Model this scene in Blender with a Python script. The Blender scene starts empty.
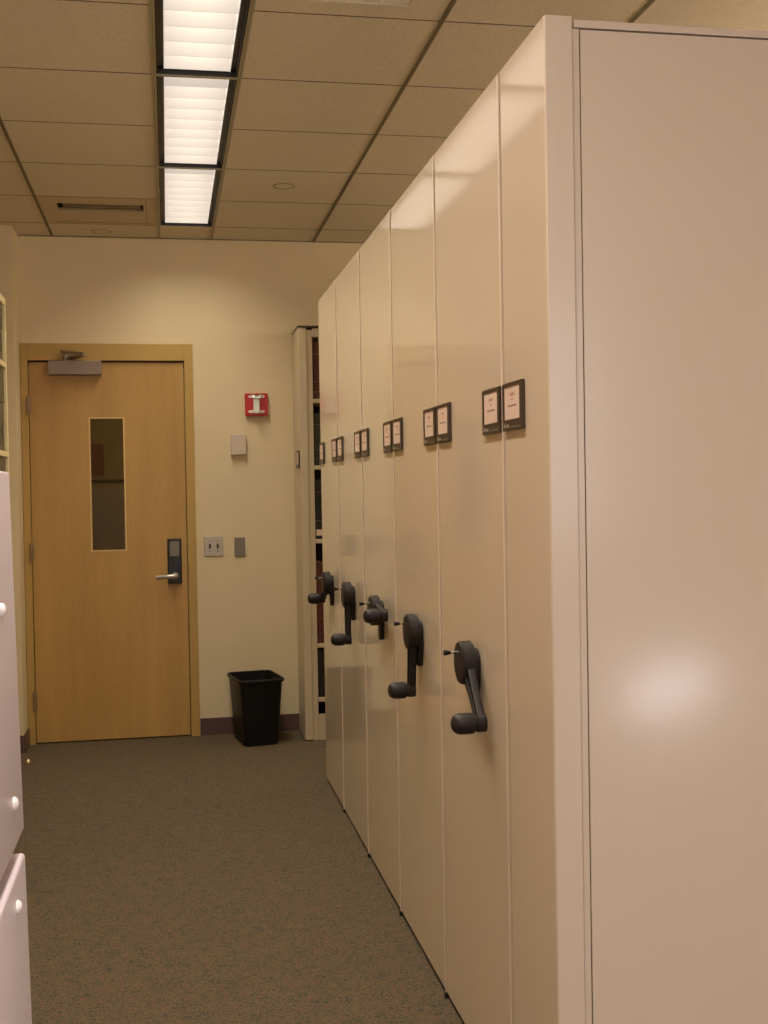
import bpy, bmesh, math, random
from mathutils import Vector, Matrix
random.seed(7)
scene = bpy.context.scene
COL = scene.collection
PI = math.pi

# ------------------------------------------------------------------ materials
def srgb(r, g, b):
    def c(v):
        v = v / 255.0
        return v / 12.92 if v <= 0.04045 else ((v + 0.055) / 1.055) ** 2.4
    return (c(r), c(g), c(b), 1.0)

def mat(name, col, rough=0.5, metal=0.0, spec=0.5, var=0.04, scale=6.0, bump=0.0, bscale=80.0,
        coat=0.0, coat_rough=0.05, stretch=(1, 1, 1), emit=None, estr=0.0):
    m = bpy.data.materials.new(name); m.use_nodes = True
    nt = m.node_tree; n = nt.nodes; l = nt.links
    b = n['Principled BSDF']
    tc = n.new('ShaderNodeTexCoord'); mp = n.new('ShaderNodeMapping')
    mp.inputs['Scale'].default_value = stretch
    l.new(tc.outputs['Object'], mp.inputs['Vector'])
    no = n.new('ShaderNodeTexNoise'); no.inputs['Scale'].default_value = scale
    no.inputs['Detail'].default_value = 4
    l.new(mp.outputs['Vector'], no.inputs['Vector'])
    cr = n.new('ShaderNodeValToRGB')
    c = srgb(*col)
    cr.color_ramp.elements[0].position = 0.3; cr.color_ramp.elements[1].position = 0.7
    cr.color_ramp.elements[0].color = tuple(x * (1 - var) for x in c[:3]) + (1,)
    cr.color_ramp.elements[1].color = tuple(min(1, x * (1 + var)) for x in c[:3]) + (1,)
    l.new(no.outputs['Fac'], cr.inputs['Fac']); l.new(cr.outputs['Color'], b.inputs['Base Color'])
    b.inputs['Roughness'].default_value = rough; b.inputs['Metallic'].default_value = metal
    b.inputs['Specular IOR Level'].default_value = spec
    b.inputs['Coat Weight'].default_value = coat; b.inputs['Coat Roughness'].default_value = coat_rough
    if bump:
        n2 = n.new('ShaderNodeTexNoise'); n2.inputs['Scale'].default_value = bscale; n2.inputs['Detail'].default_value = 3
        l.new(tc.outputs['Object'], n2.inputs['Vector'])
        bp = n.new('ShaderNodeBump'); bp.inputs['Strength'].default_value = bump; bp.inputs['Distance'].default_value = 0.002
        l.new(n2.outputs['Fac'], bp.inputs['Height']); l.new(bp.outputs['Normal'], b.inputs['Normal'])
    if emit:
        b.inputs['Emission Color'].default_value = srgb(*emit); b.inputs['Emission Strength'].default_value = estr
    return m

M = {}
M['wall'] = mat('wall_paint', (225, 208, 170), 0.75, var=0.015, bump=0.15, bscale=250)
M['panel'] = mat('cabinet_enamel', (214, 197, 172), 0.07, var=0.008, scale=2, spec=0.6)
M['end'] = mat('end_enamel', (210, 195, 178), 0.38, var=0.008, scale=2, spec=0.4, coat=0.8, coat_rough=0.17)
M['body'] = mat('shelf_enamel', (200, 184, 154), 0.4, var=0.01)
M['seam'] = mat('seam_strip', (226, 208, 186), 0.35, var=0.01)
M['dark'] = mat('dark_gap', (26, 22, 18), 0.8)
M['crank'] = mat('crank_plastic', (34, 27, 25), 0.5, spec=0.35, var=0.06, scale=30)
M['pinblack'] = mat('pin_black', (16, 14, 13), 0.35)
M['chrome'] = mat('chrome', (215, 215, 205), 0.12, 1.0)
M['lever'] = mat('satin_lever', (190, 184, 172), 0.35, 0.6)
M['steel'] = mat('brushed_steel', (186, 174, 156), 0.38, 0.45, var=0.08, scale=60, stretch=(1, 1, 8))
M['closer'] = mat('closer_alu', (150, 134, 118), 0.42, 0.65, var=0.04)
M['frame'] = mat('holder_brown', (62, 46, 30), 0.4, var=0.06)
M['card'] = mat('paper_card', (222, 196, 178), 0.6, var=0.02)
M['ink'] = mat('ink_rust', (196, 152, 128), 0.7)
M['ink2'] = mat('ink_brown', (158, 130, 112), 0.7)
M['logo'] = mat('logo_grey', (150, 138, 120), 0.6)
M['casing'] = mat('casing_mustard', (186, 152, 84), 0.45, var=0.03)
M['bead'] = mat('bead_maple', (222, 190, 128), 0.4)
M['base'] = mat('baseboard_vinyl', (92, 68, 62), 0.5)
M['bin'] = mat('bin_plastic', (10, 9, 9), 0.45, var=0.08, bump=0.2, bscale=300, spec=0.35)
M['red'] = mat('alarm_red', (186, 26, 16), 0.35)
M['white'] = mat('white_plastic', (232, 226, 215), 0.35)
M['grey_plastic'] = mat('thermostat_plastic', (205, 190, 172), 0.4)
M['lens'] = mat('strobe_lens', (224, 224, 214), 0.1, coat=0.5)
M['toggle'] = mat('toggle_brown', (70, 52, 38), 0.4)
M['blank'] = mat('blank_grey', (134, 124, 112), 0.45, 0.4)
M['lockblack'] = mat('lock_black', (18, 17, 17), 0.35)
M['lockgrey'] = mat('lock_lens', (118, 110, 96), 0.3)
M['whitecab'] = mat('white_enamel', (222, 212, 222), 0.32, var=0.01)
M['whiteplug'] = mat('white_plug', (250, 246, 248), 0.2)
M['tee'] = mat('tee_grey', (160, 150, 122), 0.45)
M['teeolive'] = mat('tee_olive', (138, 124, 96), 0.6)
M['teedark'] = mat('tee_dark', (100, 86, 62), 0.6)
M['vane'] = mat('vane_metal', (150, 132, 108), 0.5)
M['slot'] = mat('slot_shadow', (38, 32, 26), 0.7)
M['ventmetal'] = mat('vent_metal', (190, 172, 140), 0.5)
M['troffer'] = mat('troffer_black', (34, 28, 24), 0.45)
M['blade'] = mat('louver_blade', (66, 64, 61), 0.6, spec=0.1, var=0.0, emit=(255, 236, 222), estr=0.52)  # glow put into the blades so they look lit by the tubes
M['hall'] = mat('hall_paint', (150, 128, 88), 0.8)
M['hallrail'] = mat('hall_rail', (60, 46, 28), 0.7)
M['board'] = mat('reddish_brown', (120, 62, 36), 0.7)
M['cream'] = mat('bookcase_cream', (222, 206, 158), 0.45)
M['olive'] = mat('olive_box', (96, 84, 52), 0.8)
M['doorstop'] = mat('doorstop_metal', (190, 170, 140), 0.25, 0.9)
M['hinge'] = mat('hinge_bronze', (150, 126, 94), 0.45, 0.3)

def ceiling_mat():
    m = bpy.data.materials.new('mineral_tile'); m.use_nodes = True
    nt = m.node_tree; n = nt.nodes; l = nt.links; b = n['Principled BSDF']
    tc = n.new('ShaderNodeTexCoord')
    a = n.new('ShaderNodeTexNoise'); a.inputs['Scale'].default_value = 130; a.inputs['Detail'].default_value = 5
    l.new(tc.outputs['Object'], a.inputs['Vector'])
    cr = n.new('ShaderNodeValToRGB')
    cr.color_ramp.elements[0].position = 0.34; cr.color_ramp.elements[0].color = srgb(204, 191, 169)
    cr.color_ramp.elements[1].position = 0.56; cr.color_ramp.elements[1].color = srgb(215, 203, 181)
    l.new(a.outputs['Fac'], cr.inputs['Fac']); l.new(cr.outputs['Color'], b.inputs['Base Color'])
    b.inputs['Roughness'].default_value = 0.95
    bp = n.new('ShaderNodeBump'); bp.inputs['Strength'].default_value = 0.35; bp.inputs['Distance'].default_value = 0.003
    l.new(a.outputs['Fac'], bp.inputs['Height']); l.new(bp.outputs['Normal'], b.inputs['Normal'])
    return m
M['tile'] = ceiling_mat()

def carpet_mat():
    m = bpy.data.materials.new('flecked_carpet'); m.use_nodes = True
    nt = m.node_tree; n = nt.nodes; l = nt.links; b = n['Principled BSDF']
    tc = n.new('ShaderNodeTexCoord')
    v = n.new('ShaderNodeTexVoronoi'); v.inputs['Scale'].default_value = 230
    l.new(tc.outputs['Object'], v.inputs['Vector'])
    sep = n.new('ShaderNodeSeparateColor'); l.new(v.outputs['Color'], sep.inputs['Color'])
    # clumped flecks: low-frequency noise shifts the random value of each tuft
    no = n.new('ShaderNodeTexNoise'); no.inputs['Scale'].default_value = 22; no.inputs['Detail'].default_value = 3
    l.new(tc.outputs['Object'], no.inputs['Vector'])
    ma = n.new('ShaderNodeMath'); ma.operation = 'MULTIPLY_ADD'; ma.inputs[1].default_value = 0.75; ma.inputs[2].default_value = 0.07
    l.new(sep.outputs['Red'], ma.inputs[0])
    mb = n.new('ShaderNodeMath'); mb.operation = 'MULTIPLY_ADD'; mb.inputs[1].default_value = 0.5
    l.new(no.outputs['Fac'], mb.inputs[0]); l.new(ma.outputs[0], mb.inputs[2])
    cr = n.new('ShaderNodeValToRGB'); e = cr.color_ramp; e.interpolation = 'LINEAR'
    e.elements[0].position = 0.36; e.elements[0].color = srgb(72, 76, 66)
    e.elements[1].position = 1.0; e.elements[1].color = srgb(122, 98, 78)
    for p, c in ((0.48, (84, 84, 70)), (0.58, (112, 102, 80)), (0.68, (98, 93, 73)), (0.80, (116, 102, 79)), (0.90, (128, 94, 70))):
        x = e.elements.new(p); x.color = srgb(*c)
    l.new(mb.outputs[0], cr.inputs['Fac'])
    mx = n.new('ShaderNodeMix'); mx.data_type = 'RGBA'; mx.blend_type = 'MULTIPLY'
    mx.inputs['Factor'].default_value = 0.7
    v2 = n.new('ShaderNodeTexNoise'); v2.inputs['Scale'].default_value = 420; v2.inputs['Detail'].default_value = 2
    l.new(tc.outputs['Object'], v2.inputs['Vector'])
    c2 = n.new('ShaderNodeValToRGB'); c2.color_ramp.elements[0].position = 0.3; c2.color_ramp.elements[1].position = 0.65
    c2.color_ramp.elements[0].color = (0.35, 0.35, 0.35, 1)
    l.new(v2.outputs['Fac'], c2.inputs['Fac'])
    l.new(cr.outputs['Color'], mx.inputs['A']); l.new(c2.outputs['Color'], mx.inputs['B'])
    l.new(mx.outputs['Result'], b.inputs['Base Color'])
    b.inputs['Roughness'].default_value = 1.0; b.inputs['Specular IOR Level'].default_value = 0.1
    bp = n.new('ShaderNodeBump'); bp.inputs['Strength'].default_value = 0.6; bp.inputs['Distance'].default_value = 0.004
    l.new(v.outputs['Distance'], bp.inputs['Height']); l.new(bp.outputs['Normal'], b.inputs['Normal'])
    return m
M['carpet'] = carpet_mat()

def wood_mat():
    m = bpy.data.materials.new('maple_veneer'); m.use_nodes = True
    nt = m.node_tree; n = nt.nodes; l = nt.links; b = n['Principled BSDF']
    tc = n.new('ShaderNodeTexCoord'); mp = n.new('ShaderNodeMapping'); mp.inputs['Scale'].default_value = (1, 1, 0.10)
    l.new(tc.outputs['Object'], mp.inputs['Vector'])
    a = n.new('ShaderNodeTexNoise'); a.inputs['Scale'].default_value = 7; a.inputs['Detail'].default_value = 6
    c = n.new('ShaderNodeTexNoise'); c.inputs['Scale'].default_value = 90; c.inputs['Detail'].default_value = 4
    l.new(mp.outputs['Vector'], a.inputs['Vector']); l.new(mp.outputs['Vector'], c.inputs['Vector'])
    mi = n.new('ShaderNodeMix'); mi.inputs['Factor'].default_value = 0.3
    l.new(a.outputs['Fac'], mi.inputs['A']); l.new(c.outputs['Fac'], mi.inputs['B'])
    cr = n.new('ShaderNodeValToRGB')
    cr.color_ramp.elements[0].position = 0.34; cr.color_ramp.elements[0].color = srgb(176, 137, 73)
    cr.color_ramp.elements[1].position = 0.64; cr.color_ramp.elements[1].color = srgb(195, 155, 88)
    l.new(mi.outputs['Result'], cr.inputs['Fac']); l.new(cr.outputs['Color'], b.inputs['Base Color'])
    b.inputs['Roughness'].default_value = 0.42
    return m
M['wood'] = wood_mat()

def glass_mat():
    m = bpy.data.materials.new('vision_glass'); m.use_nodes = True
    b = m.node_tree.nodes['Principled BSDF']
    n = m.node_tree.nodes; l = m.node_tree.links
    no = n.new('ShaderNodeTexNoise'); no.inputs['Scale'].default_value = 3
    cr = n.new('ShaderNodeValToRGB')
    cr.color_ramp.elements[0].color = (0.66, 0.60, 0.46, 1); cr.color_ramp.elements[1].color = (0.72, 0.66, 0.52, 1)
    l.new(no.outputs['Fac'], cr.inputs['Fac']); l.new(cr.outputs['Color'], b.inputs['Base Color'])
    b.inputs['Transmission Weight'].default_value = 1.0; b.inputs['Roughness'].default_value = 0.03
    b.inputs['IOR'].default_value = 1.45
    return m
M['glass'] = glass_mat()

def book_mat(name, col, gold=None):
    return mat(name, col, 0.55, var=0.25, scale=14)
for nme, c in (('bk_red', (74, 30, 22)), ('bk_green', (44, 46, 30)), ('bk_black', (30, 26, 22)), ('bk_brick', (86, 40, 28)),
               ('bk_dark', (34, 24, 18)), ('bk_gold', (112, 84, 46))):
    M[nme] = book_mat(nme, c)

# ------------------------------------------------------------------ mesh helpers
class MB:
    def __init__(s): s.bm = bmesh.new(); s.mats = []
    def _mi(s, m):
        if m not in s.mats: s.mats.append(m)
        return s.mats.index(m)
    def _setm(s, faces, m):
        if m is not None:
            i = s._mi(m)
            for f in faces: f.material_index = i
    def box(s, x0, x1, y0, y1, z0, z1, m=None, bev=0.0, seg=2):
        t = bmesh.new()
        bmesh.ops.create_cube(t, size=1)
        for v in t.verts:
            v.co = Vector(((x0 + x1) / 2 + v.co.x * (x1 - x0), (y0 + y1) / 2 + v.co.y * (y1 - y0), (z0 + z1) / 2 + v.co.z * (z1 - z0)))
        if bev: bmesh.ops.bevel(t, geom=t.edges[:], offset=bev, segments=seg, affect='EDGES', profile=0.5)
        s.merge(t, m)
        return s
    def merge(s, t, m=None, M4=None):
        if M4 is not None: bmesh.ops.transform(t, matrix=M4, verts=t.verts)
        bmesh.ops.recalc_face_normals(t, faces=t.faces)
        i = s._mi(m)
        me = bpy.data.meshes.new('tmp'); 
        for f in t.faces: f.material_index = i
        t.to_mesh(me); t.free()
        s.bm.from_mesh(me); bpy.data.meshes.remove(me)
    def rev(s, prof, axis_pt, axis, m=None, n=32):
        """prof: list of (r, h) revolved about axis through axis_pt"""
        t = bmesh.new(); ax = Vector(axis).normalized()
        u = ax.orthogonal().normalized(); w = ax.cross(u)
        rings = []
        for r, h in prof:
            c = Vector(axis_pt) + ax * h
            if r < 1e-6: rings.append([t.verts.new(c)]); continue
            rings.append([t.verts.new(c + (u * math.cos(2 * PI * k / n) + w * math.sin(2 * PI * k / n)) * r) for k in range(n)])
        for a, b in zip(rings, rings[1:]):
            for k in range(n):
                p, q = k % n, (k + 1) % n
                if len(a) == 1 and len(b) == 1: continue
                if len(a) == 1: t.faces.new((a[0], b[q], b[p]))
                elif len(b) == 1: t.faces.new((a[p], a[q], b[0]))
                else: t.faces.new((a[p], a[q], b[q], b[p]))
        s.merge(t, m); return s
    def prism(s, pts, d, m=None, bev=0.0):
        """pts: 3D polygon, extruded by vector d"""
        t = bmesh.new(); d = Vector(d)
        a = [t.verts.new(Vector(p)) for p in pts]; b = [t.verts.new(Vector(p) + d) for p in pts]
        t.faces.new(a); t.faces.new(b[::-1])
        for i in range(len(a)):
            j = (i + 1) % len(a); t.faces.new((a[i], b[i], b[j], a[j]))
        bmesh.ops.recalc_face_normals(t, faces=t.faces)
        if bev: bmesh.ops.bevel(t, geom=t.edges[:], offset=bev, segments=2, affect='EDGES', profile=0.5)
        s.merge(t, m); return s
    def tube(s, pts, r, m=None, n=12):
        t = bmesh.new(); pts = [Vector(p) for p in pts]; rings = []
        for i, p in enumerate(pts):
            d = (pts[min(i + 1, len(pts) - 1)] - pts[max(i - 1, 0)]).normalized()
            ref = Vector((0, 0, 1)) if abs(d.z) < 0.9 else Vector((0, 1, 0))
            u = d.cross(ref).normalized(); w = d.cross(u)
            rr = r[i] if isinstance(r, (list, tuple)) else r
            rings.append([t.verts.new(p + (u * math.cos(2 * PI * k / n) + w * math.sin(2 * PI * k / n)) * rr) for k in range(n)])
        for a, b in zip(rings, rings[1:]):
            for k in range(n): t.faces.new((a[k], a[(k + 1) % n], b[(k + 1) % n], b[k]))
        t.faces.new(rings[0][::-1]); t.faces.new(rings[-1])
        s.merge(t, m); return s
    def obj(s, name, parent=None, mat_=None, smooth=True):
        me = bpy.data.meshes.new(name)
        s.bm.to_mesh(me); s.bm.free()
        for m in s.mats:
            me.materials.append(m if m is not None else mat_)
        o = bpy.data.objects.new(name, me); COL.objects.link(o)
        if smooth:
            me.set_sharp_from_angle(angle=math.radians(32))
            for p in me.polygons:
                nn = p.normal
                p.use_smooth = not (max(abs(nn.x), abs(nn.y), abs(nn.z)) > .9999 and p.area > 3e-4)
        if parent:
            o.parent = parent
            q = parent; off = Vector((0, 0, 0))
            while q: off += Vector(q.location); q = q.parent
            me.transform(Matrix.Translation(-off))
        return o

def box(name, x0, x1, y0, y1, z0, z1, m, parent=None, bev=0.0):
    return MB().box(x0, x1, y0, y1, z0, z1, m, bev).obj(name, parent)
def empty(name, loc, label, cat, group=None):
    o = bpy.data.objects.new(name, None); COL.objects.link(o); o.location = loc
    o.empty_display_size = 0.1
    if label: o['label'] = label
    if cat: o['category'] = cat
    if group: o['group'] = group
    return o
def tag(o, label, cat, group=None, kind=None):
    if label: o['label'] = label
    if cat: o['category'] = cat
    if group: o['group'] = group
    if kind: o['kind'] = kind
    return o
def struct(o, label=None):
    o['kind'] = 'structure'
    o['category'] = o.name.split('_')[0]
    if label: o['label'] = label
    return o
def dup_tree(root, name_label, delta, group=None):
    r = root.copy(); COL.objects.link(r); r.location = Vector(root.location) + Vector(delta)
    r['label'] = name_label
    if group: r['group'] = group
    for ch in list(root.children):
        c = ch.copy(); COL.objects.link(c); c.parent = r
        for g in list(ch.children):
            d = g.copy(); COL.objects.link(d); d.parent = c
    return r

# ------------------------------------------------------------------ measured layout (metres)
YW = 7.091          # back wall
ZC = 2.951          # ceiling
XP = 0.754          # plane of the shelving end panels
GX = -0.017         # left edge of the light row
TS = 0.6096
YT = YW - 0.331     # first full grid row
UW = 0.6438         # carriage width
XR, YB, XL = 3.9, -3.2, -1.30

# ------------------------------------------------------------------ room shell
struct(box('floor', XL - .1, XR + .1, YB - .1, YW + 2.6, -0.1, 0, M['carpet']), 'flecked brown carpet floor')
# back wall with door opening
DX0, DX1, DZ = -0.785, 0.118, 2.232
wb = MB()
wb.box(XL - .1, DX0, YW, YW + .14, 0, ZC + .3, M['wall'])
wb.box(DX1, XR + .1, YW, YW + .14, 0, ZC + .3, M['wall'])
wb.box(DX0, DX1, YW, YW + .14, DZ, ZC + .3, M['wall'])
struct(wb.obj('wall_back', smooth=False), 'cream painted end wall with the door')
wl = MB()
wl.box(XL - .1, XL, YB, 6.85, 0, ZC + .3, M['wall'])
wl.box(XL - .1, -0.822, 6.85, YW - .001, 0, ZC + .3, M['wall'])
struct(wl.obj('wall_left', smooth=False), 'cream wall left of the door with a return')
struct(box('wall_right', XR, XR + .1, YB, YW, 0, ZC + .3, M['wall']), 'cream right wall')
struct(box('wall_front', XL - .1, XR + .1, YB - .1, YB, 0, ZC + .3, M['wall']), 'cream wall behind the viewer')
struct(box('baseboard_back', 0.166, XR, YW - .010, YW - .0005, 0, 0.1, M['base'], bev=.002), 'dark purplish brown vinyl baseboard on end wall')
struct(box('baseboard_left', -0.822, -0.812, 6.85, YW - .001, 0, 0.1, M['base'], bev=.002), 'dark purplish brown vinyl baseboard on left return')
struct(box('baseboard_return', XL, -0.822, 6.839, 6.8495, 0, 0.1, M['base'], bev=.002), 'vinyl baseboard on the face of the return')

# ceiling tiles on the grid, with openings where the lights and diffusers sit
xs = [GX, GX + .3048]
x = GX
left = []
while x > XL: x -= TS; left.append(max(x, XL))
xs = sorted(set(left + xs))
x = GX + .3048; k = 0
LX2 = None
while x < XR:
    k += 1
    if k == 5: LX2 = x; x += .3048
    else: x += TS
    xs.append(min(x, XR))
ys = [YW, YT]
y = YT
while y > YB: y -= TS; ys.append(max(y, YB))
row_lights = [YT - 4 * .3048 * i for i in range(7)]            # far end of each 4 ft light
cb = MB(); tb_long = []; 
rowbars = MB()
def is_hole(x0, y1):
    if abs(x0 - GX) < .01 and y1 <= YT + .01 and y1 > row_lights[-1] - 4 * .3048 + .05: return True
    if LX2 and abs(x0 - LX2) < .01 and y1 <= YT + .01 and y1 > row_lights[-1] - 4 * .3048 + .05: return True
    return False
VENT_A = (-0.627, YT - TS); VENT_B = (GX + .3048, YT - 6 * TS)
for i in range(len(xs) - 1):
    for j in range(len(ys) - 1):
        x0, x1, y1, y0 = xs[i], xs[i + 1], ys[j], ys[j + 1]
        if is_hole(x0, y1): continue
        if abs(x0 - VENT_A[0]) < .02 and abs(y0 - VENT_A[1]) < .02: continue
        if abs(x0 - VENT_B[0]) < .02 and abs(y0 - VENT_B[1]) < .02: continue
        cb.box(x0 + .0005, x1 - .0005, y0 + .0005, y1 - .0005, ZC, ZC + .02, M['tile'])
struct(cb.obj('ceiling', smooth=False), 'suspended ceiling of square mineral fibre tiles')
# slab above so that no light leaks
struct(box('ceiling_slab', XL - .1, XR + .1, YB - .1, YW + .14, ZC + .3, ZC + .35, M['dark']), 'slab above the suspended ceiling')
# grid: long runners
tg = MB()
for xx in xs[1:-1]:
    edge = min(abs(xx - GX), abs(xx - GX - .3048))
    if LX2: edge = min(edge, abs(xx - LX2), abs(xx - LX2 - .3048))
    if edge < .01:
        tg.box(xx - .008, xx + .008, YB, YW, ZC - .006, ZC - .0005, M['tee'])
        tg.box(xx - .0015, xx + .0015, YB, YW, ZC - .0068, ZC - .006, M['teeolive'])
    else:
        tg.box(xx - .0075, xx + .0075, YB, YW, ZC - .004, ZC - .0005, M['teeolive'])
        tg.box(xx - .0035, xx + .0035, YB, YW, ZC - .0048, ZC - .004, M['teedark'])
struct(tg.obj('trim_1', smooth=False), 'long olive runners of the ceiling grid')
tr = MB()
for yy in ys[1:-1]:
    for i in range(len(xs) - 1):
        if is_hole(xs[i], yy) and is_hole(xs[i], yy + .001) and abs(yy - YT) > .01: continue
        if abs(xs[i] - GX) < .01 or (LX2 and abs(xs[i] - LX2) < .01): continue
        tr.box(xs[i] + .008, xs[i + 1] - .008, yy - .0022, yy + .0022, ZC - .0015, ZC - .0003, M['teedark'])
struct(tr.obj('trim_2', smooth=False), 'thin cross seams between the ceiling tiles')
tw = MB()
tw.box(XL, XR, YW - .007, YW - .0005, ZC - .006, ZC - .001, M['teeolive'])
struct(tw.obj('trim_3', smooth=False), 'olive angle along the top of the end wall')

# ------------------------------------------------------------------ ceiling lights
def troffer(name, x0, yfar, label, group, nblades=9):
    L = 4 * .3048
    x1 = x0 + .3048; y0 = yfar - L
    t = empty(name, ((x0 + x1) / 2, yfar - L / 2, ZC), label, 'light', group)
    h = MB()
    a, b_, c, d = x0 + .010, x1 - .010, y0 + .007, yfar - .007
    H = .15
    h.box(a, a + .004, c, d, ZC - .001, ZC + H, M['troffer'])
    h.box(b_ - .004, b_, c, d, ZC - .001, ZC + H, M['troffer'])
    h.box(a, b_, c, c + .004, ZC - .001, ZC + H, M['troffer'])
    h.box(a, b_, d - .004, d, ZC - .001, ZC + H, M['troffer'])
    h.box(a, b_, c, d, ZC + H, ZC + H + .004, M['troffer'])
    # black side aprons beside the bright tray
    h.box(a, x0 + .036, c, d, ZC + .018, ZC + .024, M['troffer'])
    h.box(x1 - .036, b_, c, d, ZC + .018, ZC + .024, M['troffer'])
    h.box(a, b_, c, c + .012, ZC + .018, ZC + .024, M['troffer'])
    h.box(a, b_, d - .022, d, ZC + .018, ZC + .024, M['troffer'])
    h.obj('housing', t)
    e = MB(); e.box(x0 + .0005, x1 - .0005, y0 - .006, y0 + .006, ZC - .006, ZC + .001, M['tee']); e.obj('end_rail', t)
    yy0, yy1 = c + .014, d - .022
    p = (yy1 - yy0) / nblades
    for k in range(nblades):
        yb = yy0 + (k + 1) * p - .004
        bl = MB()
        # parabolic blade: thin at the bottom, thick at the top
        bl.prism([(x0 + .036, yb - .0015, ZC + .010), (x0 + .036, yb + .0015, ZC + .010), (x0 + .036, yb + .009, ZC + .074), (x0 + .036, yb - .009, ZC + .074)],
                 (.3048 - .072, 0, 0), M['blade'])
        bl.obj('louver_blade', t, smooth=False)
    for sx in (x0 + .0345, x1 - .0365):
        MB().box(sx, sx + .002, yy0, yy1, ZC + .009, ZC + .074, M['blade']).obj('tray_side', t, smooth=False)  # given the blades' glow so the tray edge looks lit
    return t
place_l = ['nearest of the three ceiling lights, cut off by the top edge', 'middle ceiling light with bright louver blades',
           'far ceiling light with bright louver blades closest to the door wall']
T0 = troffer('ceiling_light', GX, row_lights[0], 'farthest recessed ceiling light with louvers, closest to the door wall', 'recessed louvered ceiling lights in a row')
dup_tree(T0, 'middle recessed ceiling light with louvers between the farthest and the nearest one', (0, -4 * .3048, 0))
dup_tree(T0, 'nearest recessed ceiling light with louvers, cut off by the top of the photo', (0, -8 * .3048, 0))
for k in range(3, 7):
    dup_tree(T0, 'recessed louvered ceiling light overhead beyond the top of the photo', (0, -4 * .3048 * k, 0))
for k in range(0, 7):
    dup_tree(T0, 'recessed louvered ceiling light above the shelving, outside the view', (LX2 - GX, -4 * .3048 * k, 0), 'recessed louvered ceiling lights over the shelving')
def area(name, loc, sx, sy, power, col, rot=(0, 0, 0), spread=None):
    ld = bpy.data.lights.new(name, 'AREA'); ld.shape = 'RECTANGLE'; ld.size = sx; ld.size_y = sy
    ld.energy = power; ld.color = col
    if spread: ld.spread = spread
    o = bpy.data.objects.new(name, ld); COL.objects.link(o); o.location = loc; o.rotation_euler = rot
    return o
P_TUBE = 31.0
WARM = (1.0, 0.885, 0.715)
for k in range(0, 7):
    yc = row_lights[k] - .61
    col = WARM if k < 3 else (1.0, 0.86, 0.76)
    area('tube_glow', (GX + .1524, yc, ZC + .125), .19, 1.12, P_TUBE, col)
    area('tube_glow_b', (LX2 + .1524, yc, ZC + .125), .19, 1.12, P_TUBE * .9, col)

# ------------------------------------------------------------------ ceiling fittings
va = empty('ceiling_vent', (-0.322, YT - TS / 2, ZC), 'beige slot air vent panel in the ceiling above the door', 'vent')
x0, x1, y0, y1 = -.627, -.017, YT - TS, YT
# slot location
sx0, sx1, sy0, sy1 = -.535, -.095, 6.29, 6.445
p = MB()
for (a, b, c, d) in ((x0 + .009, sx0, y0 + .004, y1 - .004), (sx1, x1 - .009, y0 + .004, y1 - .004), (sx0, sx1, y0 + .004, sy0), (sx0, sx1, sy1, y1 - .004)):
    p.box(a, b, c, d, ZC - .001, ZC + .012, M['ventmetal'])
p.box(x0 + .05, x1 - .05, y1 - .05, y1 - .046, ZC - .003, ZC - .0005, M['teeolive'])
p.box(x1 - .065, x1 - .061, y0 + .03, y1 - .05, ZC - .003, ZC - .0005, M['teeolive'])
p.obj('face_plate', va)
box('duct_box', sx0 - .01, sx1 + .01, sy0 - .01, sy1 + .01, ZC + .07, ZC + .08, M['slot'], va)
q = MB()
q.box(sx0 - .01, sx0, sy0 - .01, sy1 + .01, ZC + .012, ZC + .07, M['slot'])
q.box(sx1, sx1 + .01, sy0 - .01, sy1 + .01, ZC + .012, ZC + .07, M['slot'])
q.box(sx0, sx1, sy0 - .01, sy0, ZC + .012, ZC + .07, M['slot'])
q.box(sx0, sx1, sy1, sy1 + .01, ZC + .012, ZC + .07, M['slot'])
q.obj('duct_side', va)
for k in range(3):
    yy = sy0 + .03 + k * .048
    MB().box(sx0 + (.03 if k < 2 else .012), sx1 - .012, yy - .009, yy + .012 - .006 * (k == 2), ZC + .001, ZC + .004, M['vane']).obj('vane', va, smooth=False)

vb = empty('ceiling_vent', (.593, YT - 5.5 * TS, ZC), 'square pale ceiling air diffuser right of the nearest light, at the top edge', 'vent')
x0 = GX + .3048; x1 = x0 + TS; y1 = YT - 5 * TS; y0 = y1 - TS
p = MB()
i0, i1, j0, j1 = x0 + .06, x1 - .13, y0 + .06, y1 - .10
for (a, b, c, d) in ((x0 + .009, i0, y0 + .004, y1 - .004), (i1, x1 - .009, y0 + .004, y1 - .004), (i0, i1, y0 + .004, j0), (i0, i1, j1, y1 - .004)):
    p.box(a, b, c, d, ZC - .001, ZC + .01, M['tile'])
p.obj('face_plate', vb)
for k in range(3):
    g = MB(); s = k * .055; z = ZC + .004 + k * .006
    w = .03
    a, b, c, d = i0 + s, i1 - s, j0 + s, j1 - s
    g.box(a, b, c, c + w, z, z + .004, M['white']); g.box(a, b, d - w, d, z, z + .004, M['white'])
    g.box(a, a + w, c + w, d - w, z, z + .004, M['white']); g.box(b - w, b, c + w, d - w, z, z + .004, M['white'])
    g.obj('diffuser_ring', vb)
box('backing', i0, i1, j0, j1, ZC + .03, ZC + .034, M['blank'], vb)

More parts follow.
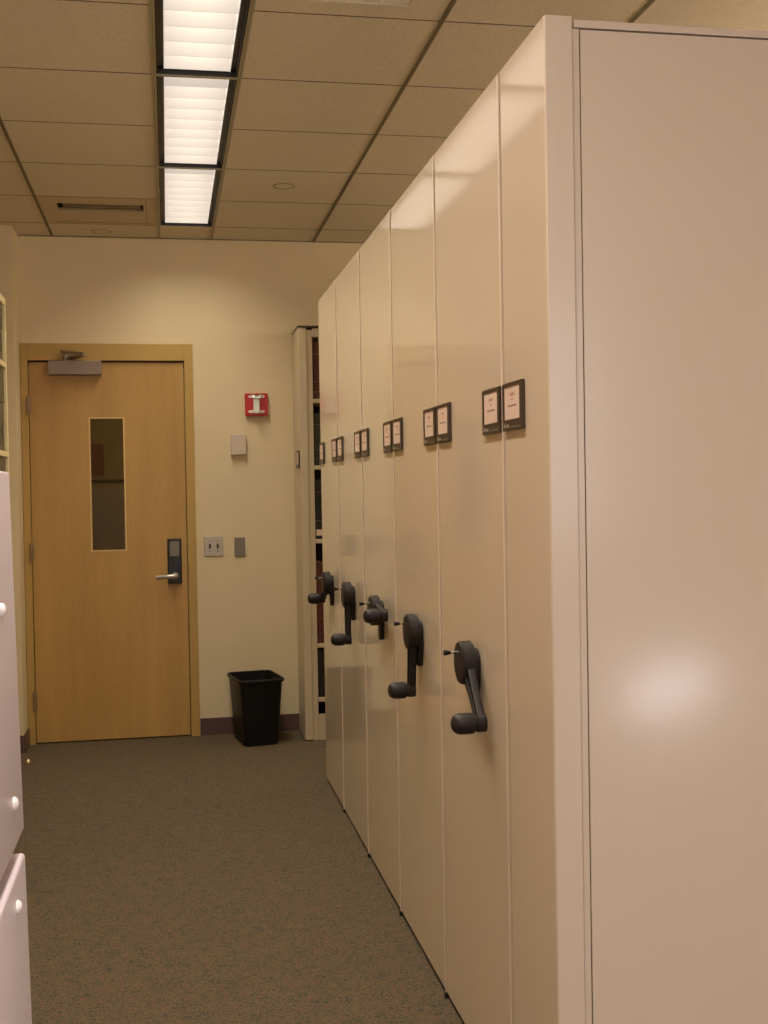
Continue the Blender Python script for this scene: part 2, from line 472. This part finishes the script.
def disc(x, y, label):
    m = MB(); m.rev([(0, -.0035), (.044, -.0035), (.048, -.002), (.049, 0.0)], (x, y, ZC + .001), (0, 0, 1), M['tile'], 32)
    m.rev([(.049, -.0005), (.049, -.0022), (.053, -.0022), (.053, -.0005)], (x, y, ZC), (0, 0, 1), M['teeolive'], 32)  # olive ring painted in as the shadow of the edge gap
    o = m.obj('sprinkler_cover'); tag(o, label, 'sprinkler cover', 'flat round sprinkler covers in the ceiling tiles'); return o
disc(.594, 5.82, 'round flat sprinkler cover in the ceiling tile right of the lights')
disc(-.343, 6.945, 'round flat sprinkler cover in the narrow tile beyond the slot vent')

# ------------------------------------------------------------------ door
D = empty('door_1', (-.33, YW, 0), 'closed maple veneer door with narrow window in mustard frame', None)
D['kind'] = 'structure'
c = MB()
cy0, cy1 = YW - .030, YW + .10
c.box(-.820, DX0 + .006, cy0, cy1, 0, 2.325, M['casing'], .002)
c.box(DX1 - .006, .163, cy0, cy1, 0, 2.325, M['casing'], .002)
c.box(DX0 + .006, DX1 - .006, cy0, cy1, DZ - .006, 2.325, M['casing'], .002)
c.obj('door_frame', D)
lx0, lx1, lz0, lz1 = -.775, .107, .008, 2.217
gx0, gx1, gz0, gz1 = -.444, -.240, 1.112, 1.897
sy0, sy1 = YW - .012, YW + .032
s = MB()
s.box(lx0, gx0, sy0, sy1, lz0, lz1, M['wood']); s.box(gx1, lx1, sy0, sy1, lz0, lz1, M['wood'])
s.box(gx0, gx1, sy0, sy1, gz1, lz1, M['wood']); s.box(gx0, gx1, sy0, sy1, lz0, gz0, M['wood'])
s.obj('door_leaf', D, smooth=False)
b = MB(); w = .008
b.box(gx0, gx0 + w, sy0 - .003, sy0 + .012, gz0, gz1, M['bead']); b.box(gx1 - w, gx1, sy0 - .003, sy0 + .012, gz0, gz1, M['bead'])
b.box(gx0 + w, gx1 - w, sy0 - .003, sy0 + .012, gz1 - w, gz1, M['bead']); b.box(gx0 + w, gx1 - w, sy0 - .003, sy0 + .012, gz0, gz0 + w, M['bead'])
b.obj('window_bead', D)['label'] = 'pale wooden glazing bead'
box('window_pane', gx0 + .001, gx1 - .001, YW + .008, YW + .013, gz0 + .001, gz1 - .001, M['glass'], D)
box('door_stop_strip', DX0, DX1, sy1 + .002, sy1 + .015, DZ - .04, DZ, M['slot'], D)
for z in (.252, 1.118, 1.965):
    hg = MB(); hg.rev([(0, -.058), (.007, -.056), (.0085, -.05), (.0085, .05), (.007, .056), (0, .058)], (lx0 - .004, YW - .036, z), (0, 0, 1), M['hinge'], 12)
    hg.box(lx0 - .016, lx0 + .010, YW - .0335, YW - .0305, z - .05, z + .05, M['hinge'])
    hg.obj('hinge', D)
# lock with keypad and lever
lk = MB(); lk.box(-.006, .076, YW - .034, YW - .012, .912, 1.178, M['lockblack'], .006)
lk = lk.obj('lock_plate', D); lk['label'] = 'black electronic lock plate'
box('keypad', .006, .064, YW - .040, YW - .033, 1.072, 1.162, M['lockgrey'], lk, .004)
lv = MB()
lv.rev([(0, 0), (.019, 0), (.019, .012), (.013, .018), (.013, .045), (0, .045)], (.036, YW - .034, .958), (0, -1, 0), M['lever'], 24)
lv.tube([(.045, YW - .075, .958), (.03, YW - .080, .959), (-.02, YW - .078, .957), (-.075, YW - .070, .953)], [.013, .0145, .012, .011], M['lever'], 14)
lv.obj('door_lever', lk)
box('strike_plate', .113, .118, YW - .034, YW - .029, .955, 1.02, M['hinge'], D)
# closer
cl = MB(); cl.box(-.660, -.362, YW - .075, YW - .012, 2.140, 2.222, M['closer'], .004)
cl = cl.obj('door_closer', D); cl['label'] = 'grey metal closer box'
ar = MB()
ar.rev([(0, 0), (.014, 0), (.014, .035), (0, .035)], (-.565, YW - .048, 2.222), (0, 0, 1), M['closer'], 16)
ar.prism([(-.585, YW - .056, 2.276), (-.555, YW - .056, 2.240), (-.545, YW - .056, 2.244), (-.575, YW - .056, 2.284)], (0, .016, 0), M['closer'])
ar.tube([(-.582, YW - .055, 2.276), (-.53, YW - .12, 2.262), (-.455, YW - .16, 2.248)], .010, M['closer'], 10)
ar.tube([(-.455, YW - .16, 2.246), (-.50, YW - .09, 2.240), (-.535, YW - .035, 2.242)], .012, M['closer'], 10)
ar.box(-.570, -.500, YW - .040, YW - .030, 2.236, 2.256, M['closer'], .002)
ar.rev([(0, -.012), (.013, -.012), (.013, .012), (0, .012)], (-.455, YW - .16, 2.247), (0, 0, 1), M['closer'], 14)
ar.obj('closer_arm', cl)

# dim hallway beyond the glass
hl = MB()
hl.box(-2.0, 1.6, YW + 2.4, YW + 2.5, 0, 2.8, M['hall']); hl.box(-2.1, -2.0, YW + .14, YW + 2.5, 0, 2.8, M['hall'])
hl.box(1.6, 1.7, YW + .14, YW + 2.5, 0, 2.8, M['hall']); hl.box(-2.1, 1.7, YW + .14, YW + 2.5, 2.8, 2.85, M['hall'])
struct(hl.obj('wall_hallway', smooth=False), 'dim brown hallway walls seen through the door glass')
struct(box('trim_4', -2.0, 1.6, YW + 2.385, YW + 2.4, 1.54, 1.56, M['hallrail']), 'dark rail across the hallway wall behind the glass')
nb = box('notice_board', -.585, -.485, YW + 2.380, YW + 2.3995, 1.60, 1.84, M['board']); tag(nb, 'small reddish brown rectangle on hallway wall seen through the door glass', 'notice board')  # plain flat rectangle in reddish brown
area('hall_glow', (.4, YW + 1.2, 2.7), .3, .3, 11, (1, .82, .5))

ds = MB(); ds.rev([(0, 0), (.018, 0), (.019, .004), (.017, .013), (.013, .021), (.007, .027), (0, .029)], (-.768, 6.57, 0), (0, 0, 1), M['doorstop'], 24)
tag(ds.obj('doorstop'), 'small shiny metal doorstop on the carpet near the door hinges', 'doorstop')

# ------------------------------------------------------------------ wall fittings
fa = empty('fire_alarm', (.534, YW, 1.967), 'square red fire alarm with white strobe high on the wall', 'fire alarm')
MB().box(.467, .601, YW - .030, YW + .001, 1.900, 2.034, M['red'], .004).obj('back_box', fa)
st = MB()
st.box(.513, .551, YW - .062, YW - .029, 1.912, 2.010, M['lens'], .007)
st.obj('strobe_lens', fa)
w = MB()
for zz in (2.014, 1.925):
    pts = []
    for k in range(24):
        a = 2 * PI * k / 24
        pts.append((.534 + (.034 if math.cos(a) > 0 else -.034) + .016 * math.cos(a), YW - .030, zz + (.008) * math.sin(a)))
    w.prism(pts, (0, -.006, 0), M['white'])
w.obj('lettering_bar', fa)
cg = MB()
for sx in (-1, 1):
    cg.tube([(.534 + sx * .026, YW - .030, 2.024), (.534 + sx * .024, YW - .066, 2.028), (.534 - sx * .006, YW - .070, 2.012)], .004, M['chrome'], 8)
cg.box(.508, .560, YW - .068, YW - .060, 2.002, 2.014, M['chrome'], .002)
cg.obj('reflector', fa)

th = empty('thermostat', (.424, YW, 1.728), 'small pale grey wall thermostat box below left of the red alarm', 'thermostat')
MB().box(.379, .468, YW - .034, YW + .001, 1.668, 1.790, M['grey_plastic'], .004).obj('cover', th)
MB().box(.3785, .4685, YW - .012, YW - .009, 1.6675, 1.7905, M['blank'], .001).obj('base_seam', th)

sw = empty('light_switch', (.265, YW, 1.126), 'steel double light switch plate beside the door frame', 'light switch')
MB().box(.210, .321, YW - .008, YW + .001, 1.067, 1.185, M['steel'], .003).obj('plate', sw)
for xx in (.243, .289):
    tgp = MB(); tgp.box(xx - .006, xx + .006, YW - .0095, YW - .0075, 1.112, 1.140, M['toggle'])
    tgp.prism([(xx - .0045, YW - .008, 1.118), (xx - .0045, YW - .008, 1.130), (xx - .0045, YW - .024, 1.138), (xx - .0045, YW - .024, 1.131)], (.009, 0, 0), M['toggle'])
    tgp.obj('toggle', sw)
    for zz in (1.095, 1.157):
        MB().rev([(0, 0), (.0035, 0), (.003, .0018), (0, .002)], (xx, YW - .008, zz), (0, -1, 0), M['toggle'], 10).obj('screw', sw)
bp_ = empty('blank_plate', (.420, YW, 1.117), 'plain grey blank cover plate right of the double light switch', 'wall plate')
MB().box(.388, .453, YW - .008, YW + .001, 1.060, 1.175, M['blank'], .003).obj('plate', bp_)
for zz in (1.078, 1.157):
    MB().rev([(0, 0), (.003, 0), (0, .0018)], (.4205, YW - .008, zz), (0, -1, 0), M['toggle'], 10).obj('screw', bp_)

# ------------------------------------------------------------------ waste bin
def rrect(cx, cy, w, d, r, z, n=6):
    pts = []
    for sx, sy, a0 in ((1, 1, 0), (-1, 1, PI / 2), (-1, -1, PI), (1, -1, 1.5 * PI)):
        for k in range(n + 1):
            a = a0 + (PI / 2) * k / n
            pts.append(Vector((cx + sx * (w / 2 - r) + r * math.cos(a), cy + sy * (d / 2 - r) + r * math.sin(a), z)))
    return pts
def loft(m, rings, mt, cap0=False, cap1=False):
    t = bmesh.new(); R = [[t.verts.new(p) for p in r] for r in rings]; n = len(R[0])
    for a, b in zip(R, R[1:]):
        for k in range(n): t.faces.new((a[k], a[(k + 1) % n], b[(k + 1) % n], b[k]))
    if cap0: t.faces.new(R[0][::-1])
    if cap1: t.faces.new(R[-1])
    i = m._mi(mt)
    for f in t.faces: f.material_index = i
    me = bpy.data.meshes.new('t'); t.to_mesh(me); t.free(); m.bm.from_mesh(me); bpy.data.meshes.remove(me)
BX, BY = .480, 6.845
bn = empty('waste_bin', (BX, BY, 0), 'black plastic rectangular waste bin against the end wall', 'waste bin')
m = MB()
loft(m, [rrect(BX, BY, .185, .285, .03, .0), rrect(BX, BY, .197, .297, .032, .004), rrect(BX, BY, .212, .312, .034, .10), rrect(BX, BY, .250, .350, .036, .372),
         rrect(BX, BY, .246, .346, .034, .372), rrect(BX, BY, .192, .290, .03, .008)], M['bin'], True, True)
m.obj('bin_body', bn)
m = MB()
loft(m, [rrect(BX, BY, .249, .349, .036, .360), rrect(BX, BY, .266, .366, .042, .362), rrect(BX, BY, .272, .372, .044, .372), rrect(BX, BY, .266, .366, .042, .381),
         rrect(BX, BY, .250, .350, .036, .382), rrect(BX, BY, .244, .344, .034, .374), rrect(BX, BY, .249, .349, .036, .360)], M['bin'])
m.obj('rim', bn)
bn.rotation_euler = (0, 0, math.radians(9))

# ------------------------------------------------------------------ shelving
def label_holder(parent, yc, xplane=XP, seed=0):
    """placard lies flat on the end panel facing the aisle (-X)"""
    r = random.Random(seed)
    w, z0, z1 = .148, 1.577, 1.682
    # image left is +Y
    ya, yb = yc - w / 2, yc + w / 2
    h = MB()
    h.box(xplane - .005, xplane - .0002, ya, yb, z0, z1, M['frame'], .001)
    fw = .008; x0, x1 = xplane - .008, xplane - .005
    h.box(x0, x1, ya, ya + .018, z0, z1, M['frame']); h.box(x0, x1, yb - fw - .004, yb, z0, z1, M['frame'])
    h.box(x0, x1, ya + .018, yb - .012, z1 - fw, z1, M['frame']); h.box(x0, x1, ya + .018, yb - .012, z0, z0 + .024, M['frame'])
    # faded maker's mark on the lower strip
    y = yb - .010
    for k in range(5):
        ww = .006 + .003 * r.random()
        h.box(x0 - .0004, x0, y - ww, y, z0 + .007, z0 + (.014 if k else .018), M['logo']); y -= ww + .0018
    h.box(x0 - .0004, x0, ya + .012, y - .008, z0 + .0065, z0 + .008, M['logo'])
    o = h.obj('label_holder', parent, smooth=False)
    c = MB()
    cy0, cy1, cz0, cz1 = ya + .018, yb - .012, z0 + .024, z1 - fw
    xc = xplane - .0062
    c.box(xc, xplane - .0052, cy0, cy1, cz0, cz1, M['card'])
    mid = (cy0 + cy1) / 2
    def word(z, h_, total, mt, gap=.0015):
        y = mid + total / 2
        while y > mid - total / 2 + .002:
            ww = min(.0035 + .003 * r.random(), y - (mid - total / 2))
            c.box(xc - .0003, xc, y - ww, y, z - h_ * (.35 + .15 * r.random()), z + h_ / 2, mt); y -= ww + gap
    word(cz1 - .018, .008, .034, M['ink']); word(cz1 - .029, .004, .018, M['ink']); word(cz1 - .043, .0045, .066, M['ink2'])
    c.obj('label_card', o, smooth=False)
    return o

def crank(parent, yh, ang, zh=1.016):
    """hub on the end panel; ang: direction of arm in the YZ plane, 0 = straight down, + = toward the viewer"""
    X = XP
    mb_ = MB()
    # fixed teardrop mount with tail hanging down
    pts = []
    for k in range(25):
        a = PI * k / 24
        pts.append((X - .0005, yh + .035 * math.cos(a), zh + .035 * math.sin(a)))
    pts += [(X - .0005, yh - .034, zh - .04), (X - .0005, yh - .018, zh - .100), (X - .0005, yh - .010, zh - .106), (X - .0005, yh + .010, zh - .106), (X - .0005, yh + .018, zh - .100), (X - .0005, yh + .034, zh - .04)]
    mb_.prism(pts, (-.014, 0, 0), M['crank'], .002)
    mb_.rev([(0, .014), (.030, .014), (.030, .022), (0, .022)], (X, yh, zh), (-1, 0, 0), M['crank'], 32)
    root = mb_.obj('crank', parent); root['label'] = 'dark brown plastic hand crank'
    hub = MB()
    hub.rev([(0, .0145), (.050, .0145), (.054, .018), (.054, .043), (.050, .048), (.044, .0495), (0, .051)], (X, yh, zh), (-1, 0, 0), M['crank'], 40)
    hub.obj('hub_disc', root)
    dy, dz = -math.sin(ang), -math.cos(ang)
    py, pz = dz, -dy
    def P(t, s, x): return (X - x, yh + dy * t + py * s, zh + dz * t + pz * s)
    arm = MB()
    L = .184
    pts = [P(.02, .034, .018), P(.02, -.034, .018)] + [P(.10, -.021, .018), P(L, -.017, .018)]
    for k in range(1, 8):
        a = -PI / 2 + PI * k / 8
        pts.append(P(L + .017 * math.cos(a), .017 * math.sin(a), .018))
    pts += [P(L, .017, .018), P(.10, .021, .018)]
    arm.prism(pts, (-.020, 0, 0), M['crank'], .003)
    arm.prism([P(.05, .006, .038), P(.05, -.006, .038), P(L - .02, -.004, .038), P(L - .02, .004, .038)], (-.004, 0, 0), M['crank'])
    arm.obj('crank_arm', root)
    g = MB(); q = P(L, 0, 0)
    g.rev([(0, .018), (.021, .018), (.022, .022), (.022, .040), (.0195, .042), (.0195, .045), (.0245, .048), (.0255, .058), (.0255, .079), (.0235, .089), (.018, .097), (.009, .1015), (0, .1025)],
          (X, q[1], q[2]), (-1, 0, 0), M['crank'], 32)
    g.obj('grip', root)
    pn = MB()
    pp = (X, yh + .016, zh + .024)
    pn.rev([(0, .045), (.0035, .045), (.0035, .066), (0, .066)], pp, (-1, 0, 0), M['chrome'], 12)
    pn.rev([(0, .064), (.0045, .064), (.005, .070), (.007, .076), (.007, .082), (0, .083)], pp, (-1, 0, 0), M['pinblack'], 14)
    pn.obj('lock_pin', root)
    return root

XE = 2.45
HT = 2.389
Y0 = 5.823                        # far edge of the far carriage
names = ['farthest', 'second farthest', 'middle', 'second nearest', 'nearest']
lab = ['farthest rolling shelving unit, next to the gap showing books, its crank pointing away',
       'second rolling shelving unit from the far end, its crank hanging down',
       'middle rolling shelving unit with its crank arm pointing toward the viewer',
       'fourth rolling shelving unit from the far end, crank hanging straight down',
       'rolling shelving unit nearest the viewer, with the largest crank slanting down']
angs = [math.radians(-62), math.radians(2), math.radians(90), math.radians(-8), math.radians(47)]
SEAM = [5.823, 5.207, 4.547, 3.896, 3.237, 2.577]
for i in range(5):
    ya = SEAM[i + 1]; yb = SEAM[i]
    u = empty('mobile_shelving_unit', (XP + .5, (ya + yb) / 2, 0), lab[i], 'shelving', 'cream mobile shelving units with hand cranks')
    a, b = ya + .003, yb - .003
    MB().box(XP, XP + .022, a + .0, b, .016, HT, M['panel'], .003, 3).obj('end_panel', u)
    box('carriage', XP + .006, XE, a + .01, b - .01, .0, .05, M['dark'], u)
    bd = MB(); bd.box(XP + .022, XE, a + .012, b - .012, .05, HT - .02, M['body'], .002)
    bd.obj('shelf_body', u)
    box('canopy_top', XP + .022, XE, a + .004, b - .004, HT - .0195, HT - .004, M['body'], u)
    MB().box(XP - .0025, XP - .0002, a, a + .011, .016, HT - .004, M['seam'], .0005).obj('edge_strip', u)
    box('bumper', XP - .006, XP + .004, a - .001, a + .012, .001, .014, M['dark'], u)
    label_holder(u, a + .084, seed=i * 2); label_holder(u, b - .082, seed=i * 2 + 1)
    crank(u, (ya + yb) / 2 - .058, angs[i])

# near fixed unit with its closed back facing the viewer
yn = SEAM[5]
F0, F1 = 2.259, yn - .004
u = empty('fixed_shelving_unit', (XP + .5, (F0 + F1) / 2, 0), 'fixed shelving unit in the foreground showing its wide blank cream back panel', 'shelving')
MB().box(XP, XP + .0575, F0, F1, .004, HT, M['panel'], .003, 3).obj('end_panel', u)
pf = MB(); pf.box(XP + .0015, XP + .058, F0 - .0016, F0 + .004, .004, HT, M['end'], .0012); pf = pf.obj('end_post', u)
MB().box(XP + .0605, XP + .0755, F0 + .006, F0 + .03, .004, HT - .021, M['end'], .0015).obj('corner_strip', u)
MB().box(XP + .0775, XE, F0 + .006, F0 + .024, .10, HT - .0225, M['end'], .001).obj('back_panel', u)
MB().box(XP + .063, XE, F0 + .004, F0 + .03, HT - .0195, HT - .004, M['end'], .0015).obj('top_rail', u)
MB().box(XP + .063, XE, F0 + .004, F0 + .03, .0, .096, M['end'], .0015).obj('kick_plate', u)
box('shelf_body', XP + .063, XE, F0 + .031, F1 - .01, 0, HT - .022, M['slot'], u)
box('gap_shade', XP + .0576, XP + .0774, F0 + .0302, F0 + .0308, .02, HT - .024, M['dark'], u)  # dark sheet standing in for the shade between strip and panels
label_holder(u, F1 - .082 , seed=31)

# far fixed unit, open toward the viewer, with books
f0, f1 = YW - .336, YW - .012
FH = 2.386
u = empty('fixed_shelving_unit', (XP + .5, (f0 + f1) / 2, 0), 'open fixed bookshelf against the end wall beyond the rolling units', 'shelving')
XF = XP + .003
MB().box(XF, XF + .046, f0, f1, .006, FH, M['body'], .003, 3).obj('end_panel', u)
MB().box(XF + .0465, XF + .080, f0 + .010, f1, .0, FH - .012, M['body'], .002).obj('upright', u)
MB().box(1.76, 1.79, f0 + .010, f1, .0, FH - .012, M['body'], .002).obj('upright', u)
box('back_sheet', XF + .08, 1.76, f1 - .006, f1, .02, FH - .012, M['slot'], u)
box('canopy_top', XF - .003, 1.80, f0 - .004, f1, FH + .0005, FH + .010, M['frame'], u)
MB().box(XF + .0805, 1.7595, f0 + .006, f1 - .007, 2.333, FH - .002, M['body'], .002).obj('header', u)
box('kick_plate', XF + .0805, 1.7595, f0 + .012, f0 + .03, 0, .150, M['body'], u)
box('foot_shadow', XF - .0, XF + .046, f0 + .004, f1, 0, .006, M['dark'], u)
SZ = [1.965, 1.581, 1.154, .549, .235]
for z in SZ:
    MB().box(XF + .0805, 1.7595, f0 + .006, f1 - .007, z - .012, z + .012, M['body'], .003).obj('shelf', u)
label_holder(u, f0 + .10, xplane=XF, seed=41)
spec = [('dark red cloth bound book', 'bk_red', .33, 'topmost shelf'), ('dark green bound book', 'bk_green', .30, 'second shelf from the top'),
        ('black bound book with pale spine label', 'bk_black', .345, 'third shelf from the top'), ('tall brick red folder box', 'bk_brick', .47, 'fourth shelf from the top'),
        ('black bound book', 'bk_dark', .27, 'lowest shelf')]
pos = ['leftmost', 'second from left', 'third from left', 'fourth from left']
for (nm, mt, hh, sh), z in zip(spec, SZ):
    xx = XF + .082
    for k in range(4):
        w = (.046, .038, .052, .034)[k]
        h_ = hh * (1, .96, .985, .93)[k]
        zb = z + .0125
        bk = MB()
        yf = f0 + .022 + (.0, .006, .003, .009)[k]; dep = .21
        # covers, rounded spine, page block, raised bands
        bk.box(xx, xx + .003, yf + .004, yf + dep, zb, zb + h_, M[mt]); bk.box(xx + w - .004, xx + w - .001, yf + .004, yf + dep, zb, zb + h_, M[mt])
        pts = [(xx, yf + .005, zb)] + [(xx + (w - .001) * t / 8, yf + .005 - .006 * math.sin(PI * t / 8), zb) for t in range(1, 8)] + [(xx + w - .001, yf + .005, zb), (xx + w - .001, yf + .008, zb), (xx, yf + .008, zb)]
        bk.prism(pts, (0, 0, h_), M[mt])
        for q in (.12, .30, .78):
            bk.box(xx + .004, xx + w - .005, yf - .0025, yf + .004, zb + h_ * q, zb + h_ * q + .004, M['bk_gold'] if mt != 'bk_dark' else M[mt])
        if mt == 'bk_black': bk.box(xx + .006, xx + w - .007, yf - .0028, yf + .004, zb + .02, zb + .055, M['card'])
        o = bk.obj('book' if 'folder' not in nm else 'folder_box', smooth=False)
        pb = MB().box(xx + .0035, xx + w - .0045, yf + .009, yf + dep - .004, zb + .003, zb + h_ - .003, M['card']).obj('page_block', o, smooth=False)
        tag(o, '%s, %s on the %s at the end wall' % (nm, pos[k].replace(' from left', ''), sh.replace(' from the top', '')), 'book' if 'folder' not in nm else 'folder', 'books on the %s of the far bookshelf' % sh)
        xx += w + .001

# ------------------------------------------------------------------ left bookcase
lb = empty('bookcase', (-.9, 5.0, 0), 'tall cream bookcase on the left wall, mostly cut off by the photo edge', 'bookcase')
bx0, bx1, by0, by1, bh = -1.10, -.715, 4.35, 5.66, 2.355
MB().box(bx0, bx1, by1 - .03, by1, 0, bh, M['cream'], .003).obj('side_panel', lb)
MB().box(bx0, bx1, by0, by0 + .03, 0, bh, M['cream'], .003).obj('side_panel', lb)
MB().box(bx0, bx1, by0 + .0305, by1 - .0305, bh - .035, bh, M['cream'], .003).obj('top_board', lb)
MB().box(bx0, bx0 + .01, by0 + .0305, by1 - .0305, 0, bh - .036, M['olive']).obj('back_board', lb)  # dark olive colour carries the shade inside the bookcase
LS = [.08, .43, .83, 1.235, 1.64, 2.045]
for z in LS:
    MB().box(bx0 + .011, bx1, by0 + .0305, by1 - .0305, z - .014, z + .010, M['cream'], .002).obj('shelf', lb)
for z, nm, ps in ((1.64, 'lower', .36), (2.045, 'upper', .25), (1.235, 'third', .36)):  # boxes added so their dark colour stands in for interior shade
    yy = by1 - .034
    for k in range(3):
        w = .13; o = MB()
        o.box(bx0 + .02, bx1 - .014, yy - w, yy, z + .0105, z + .0105 + ps * .82, M['olive'], .004)
        o.box(bx0 + .018, bx1 - .011, yy - w - .0005, yy + .0005, z + .0105 + ps * .62, z + .0105 + ps * 1.02, M['olive'], .002)
        o.box(bx1 - .014, bx1 - .012, yy - w * .7, yy - w * .3, z + .07, z + .12, M['frame'])
        o = o.obj('shade_box', smooth=False)
        tag(o, 'added olive shade box, %s from the far end of the %s bookcase shelf at left' % (('first', 'second', 'third')[k], {'lower': 'second', 'upper': 'top', 'third': 'third'}[nm]), 'box', 'shade boxes added in the left bookcase')
        yy -= w + .004

# ------------------------------------------------------------------ white cabinets at the left edge
cx1, cy1_ = -.278, 2.30
def white_cab(label, z0, z1, plugs, feet):
    t = empty('storage_cabinet', (cx1 - .25, cy1_ - .3, z0), label, 'cabinet', 'glossy white cabinets stacked at the left edge')
    wc = MB().box(cx1 - .5, cx1, cy1_ - .60, cy1_, z0, z1, M['whitecab'], .007, 4)
    for v in wc.bm.verts:
        if v.co.x > cx1 - .1: v.co.x += (.80 - v.co.z) * .018
    wc.obj('cabinet_body', t)
    for (y, z) in plugs:
        MB().rev([(.0125, -.001), (.0125, .002), (.010, .006), (.005, .0085), (0, .009)], (cx1 + (.80 - z) * .018, y, z), (1, 0, 0), M['whiteplug'], 20).obj('plug', t)
    d = MB(); d.box(cx1 - .49, cx1 - .03, cy1_ + .0005, cy1_ + .018, z0 + .01, z1 - .01, M['whitecab'], .005); d.obj('door_panel', t)
    for (fx, fy) in feet:
        MB().rev([(0, 0), (.018, 0), (.02, .042), (0, .042)], (fx, fy, z0 - .0425), (0, 0, 1), M['dark'], 16).obj('foot', t)
    return t
white_cab('glossy white lower cabinet at the left edge, standing on the carpet', .0, .778, [(2.16, .722)], [])
white_cab('glossy white upper cabinet at the left edge, raised just above the lower one', .8215, 1.497, [(2.115, 1.255), (2.172, .903)],
          [(cx1 - .44, cy1_ - .10), (cx1 - .44, cy1_ - .5), (cx1 - .14, cy1_ - .5), (cx1 - .20, cy1_ - .20)])

# ------------------------------------------------------------------ light from behind the viewer, and added fill for the ceiling
area('rear_daylight', (1.2, YB + .15, 1.9), 3.2, 1.6, 56, (0.97, 0.93, 1.0), (math.radians(98), 0, 0))
area('rear_lamp', (2.60, -1.35, .36), .42, .13, 5.5, (1.0, .92, .98), (math.radians(90), math.radians(-28), math.radians(22)))
for yy in (6.0, 3.6, 1.2):  # unseen lamps added to brighten the ceiling
    area('uplight', (3.3, yy, 2.45), .3, 1.2, 19, (1.0, .89, .73), (math.radians(180), math.radians(-25), 0))

w = bpy.data.worlds.new('world'); scene.world = w; w.use_nodes = True
w.node_tree.nodes['Background'].inputs[0].default_value = (1, .85, .65, 1)
w.node_tree.nodes['Background'].inputs[1].default_value = 0.02

# ------------------------------------------------------------------ camera
yaw, pit, rol = .18163, -.02003, -.01673
fh = Vector((math.sin(yaw), math.cos(yaw), 0)); r0 = Vector((math.cos(yaw), -math.sin(yaw), 0))
fwd = fh * math.cos(pit) + Vector((0, 0, math.sin(pit)))
up = -fh * math.sin(pit) + Vector((0, 0, math.cos(pit)))
rx = r0 * math.cos(rol) + up * math.sin(rol)
uy = -r0 * math.sin(rol) + up * math.cos(rol)
cd = bpy.data.cameras.new('camera'); cam = bpy.data.objects.new('camera', cd); COL.objects.link(cam)
cd.sensor_fit = 'VERTICAL'; cd.sensor_height = 36; cd.sensor_width = 27
cd.lens = 1177.56 / 1024 * 36
cd.clip_start = .02
mt = Matrix((rx, uy, -fwd)).transposed().to_4x4(); mt.translation = Vector((0, 0, 1.4537))
cam.matrix_world = mt
scene.camera = cam
scene.view_settings.view_transform = 'Standard'
scene.view_settings.look = 'None'
scene.view_settings.exposure = 0.0
scene.cycles.use_denoising = True
scene.cycles.max_bounces = 10
scene.cycles.diffuse_bounces = 5
scene.cycles.sample_clamp_indirect = 4.0
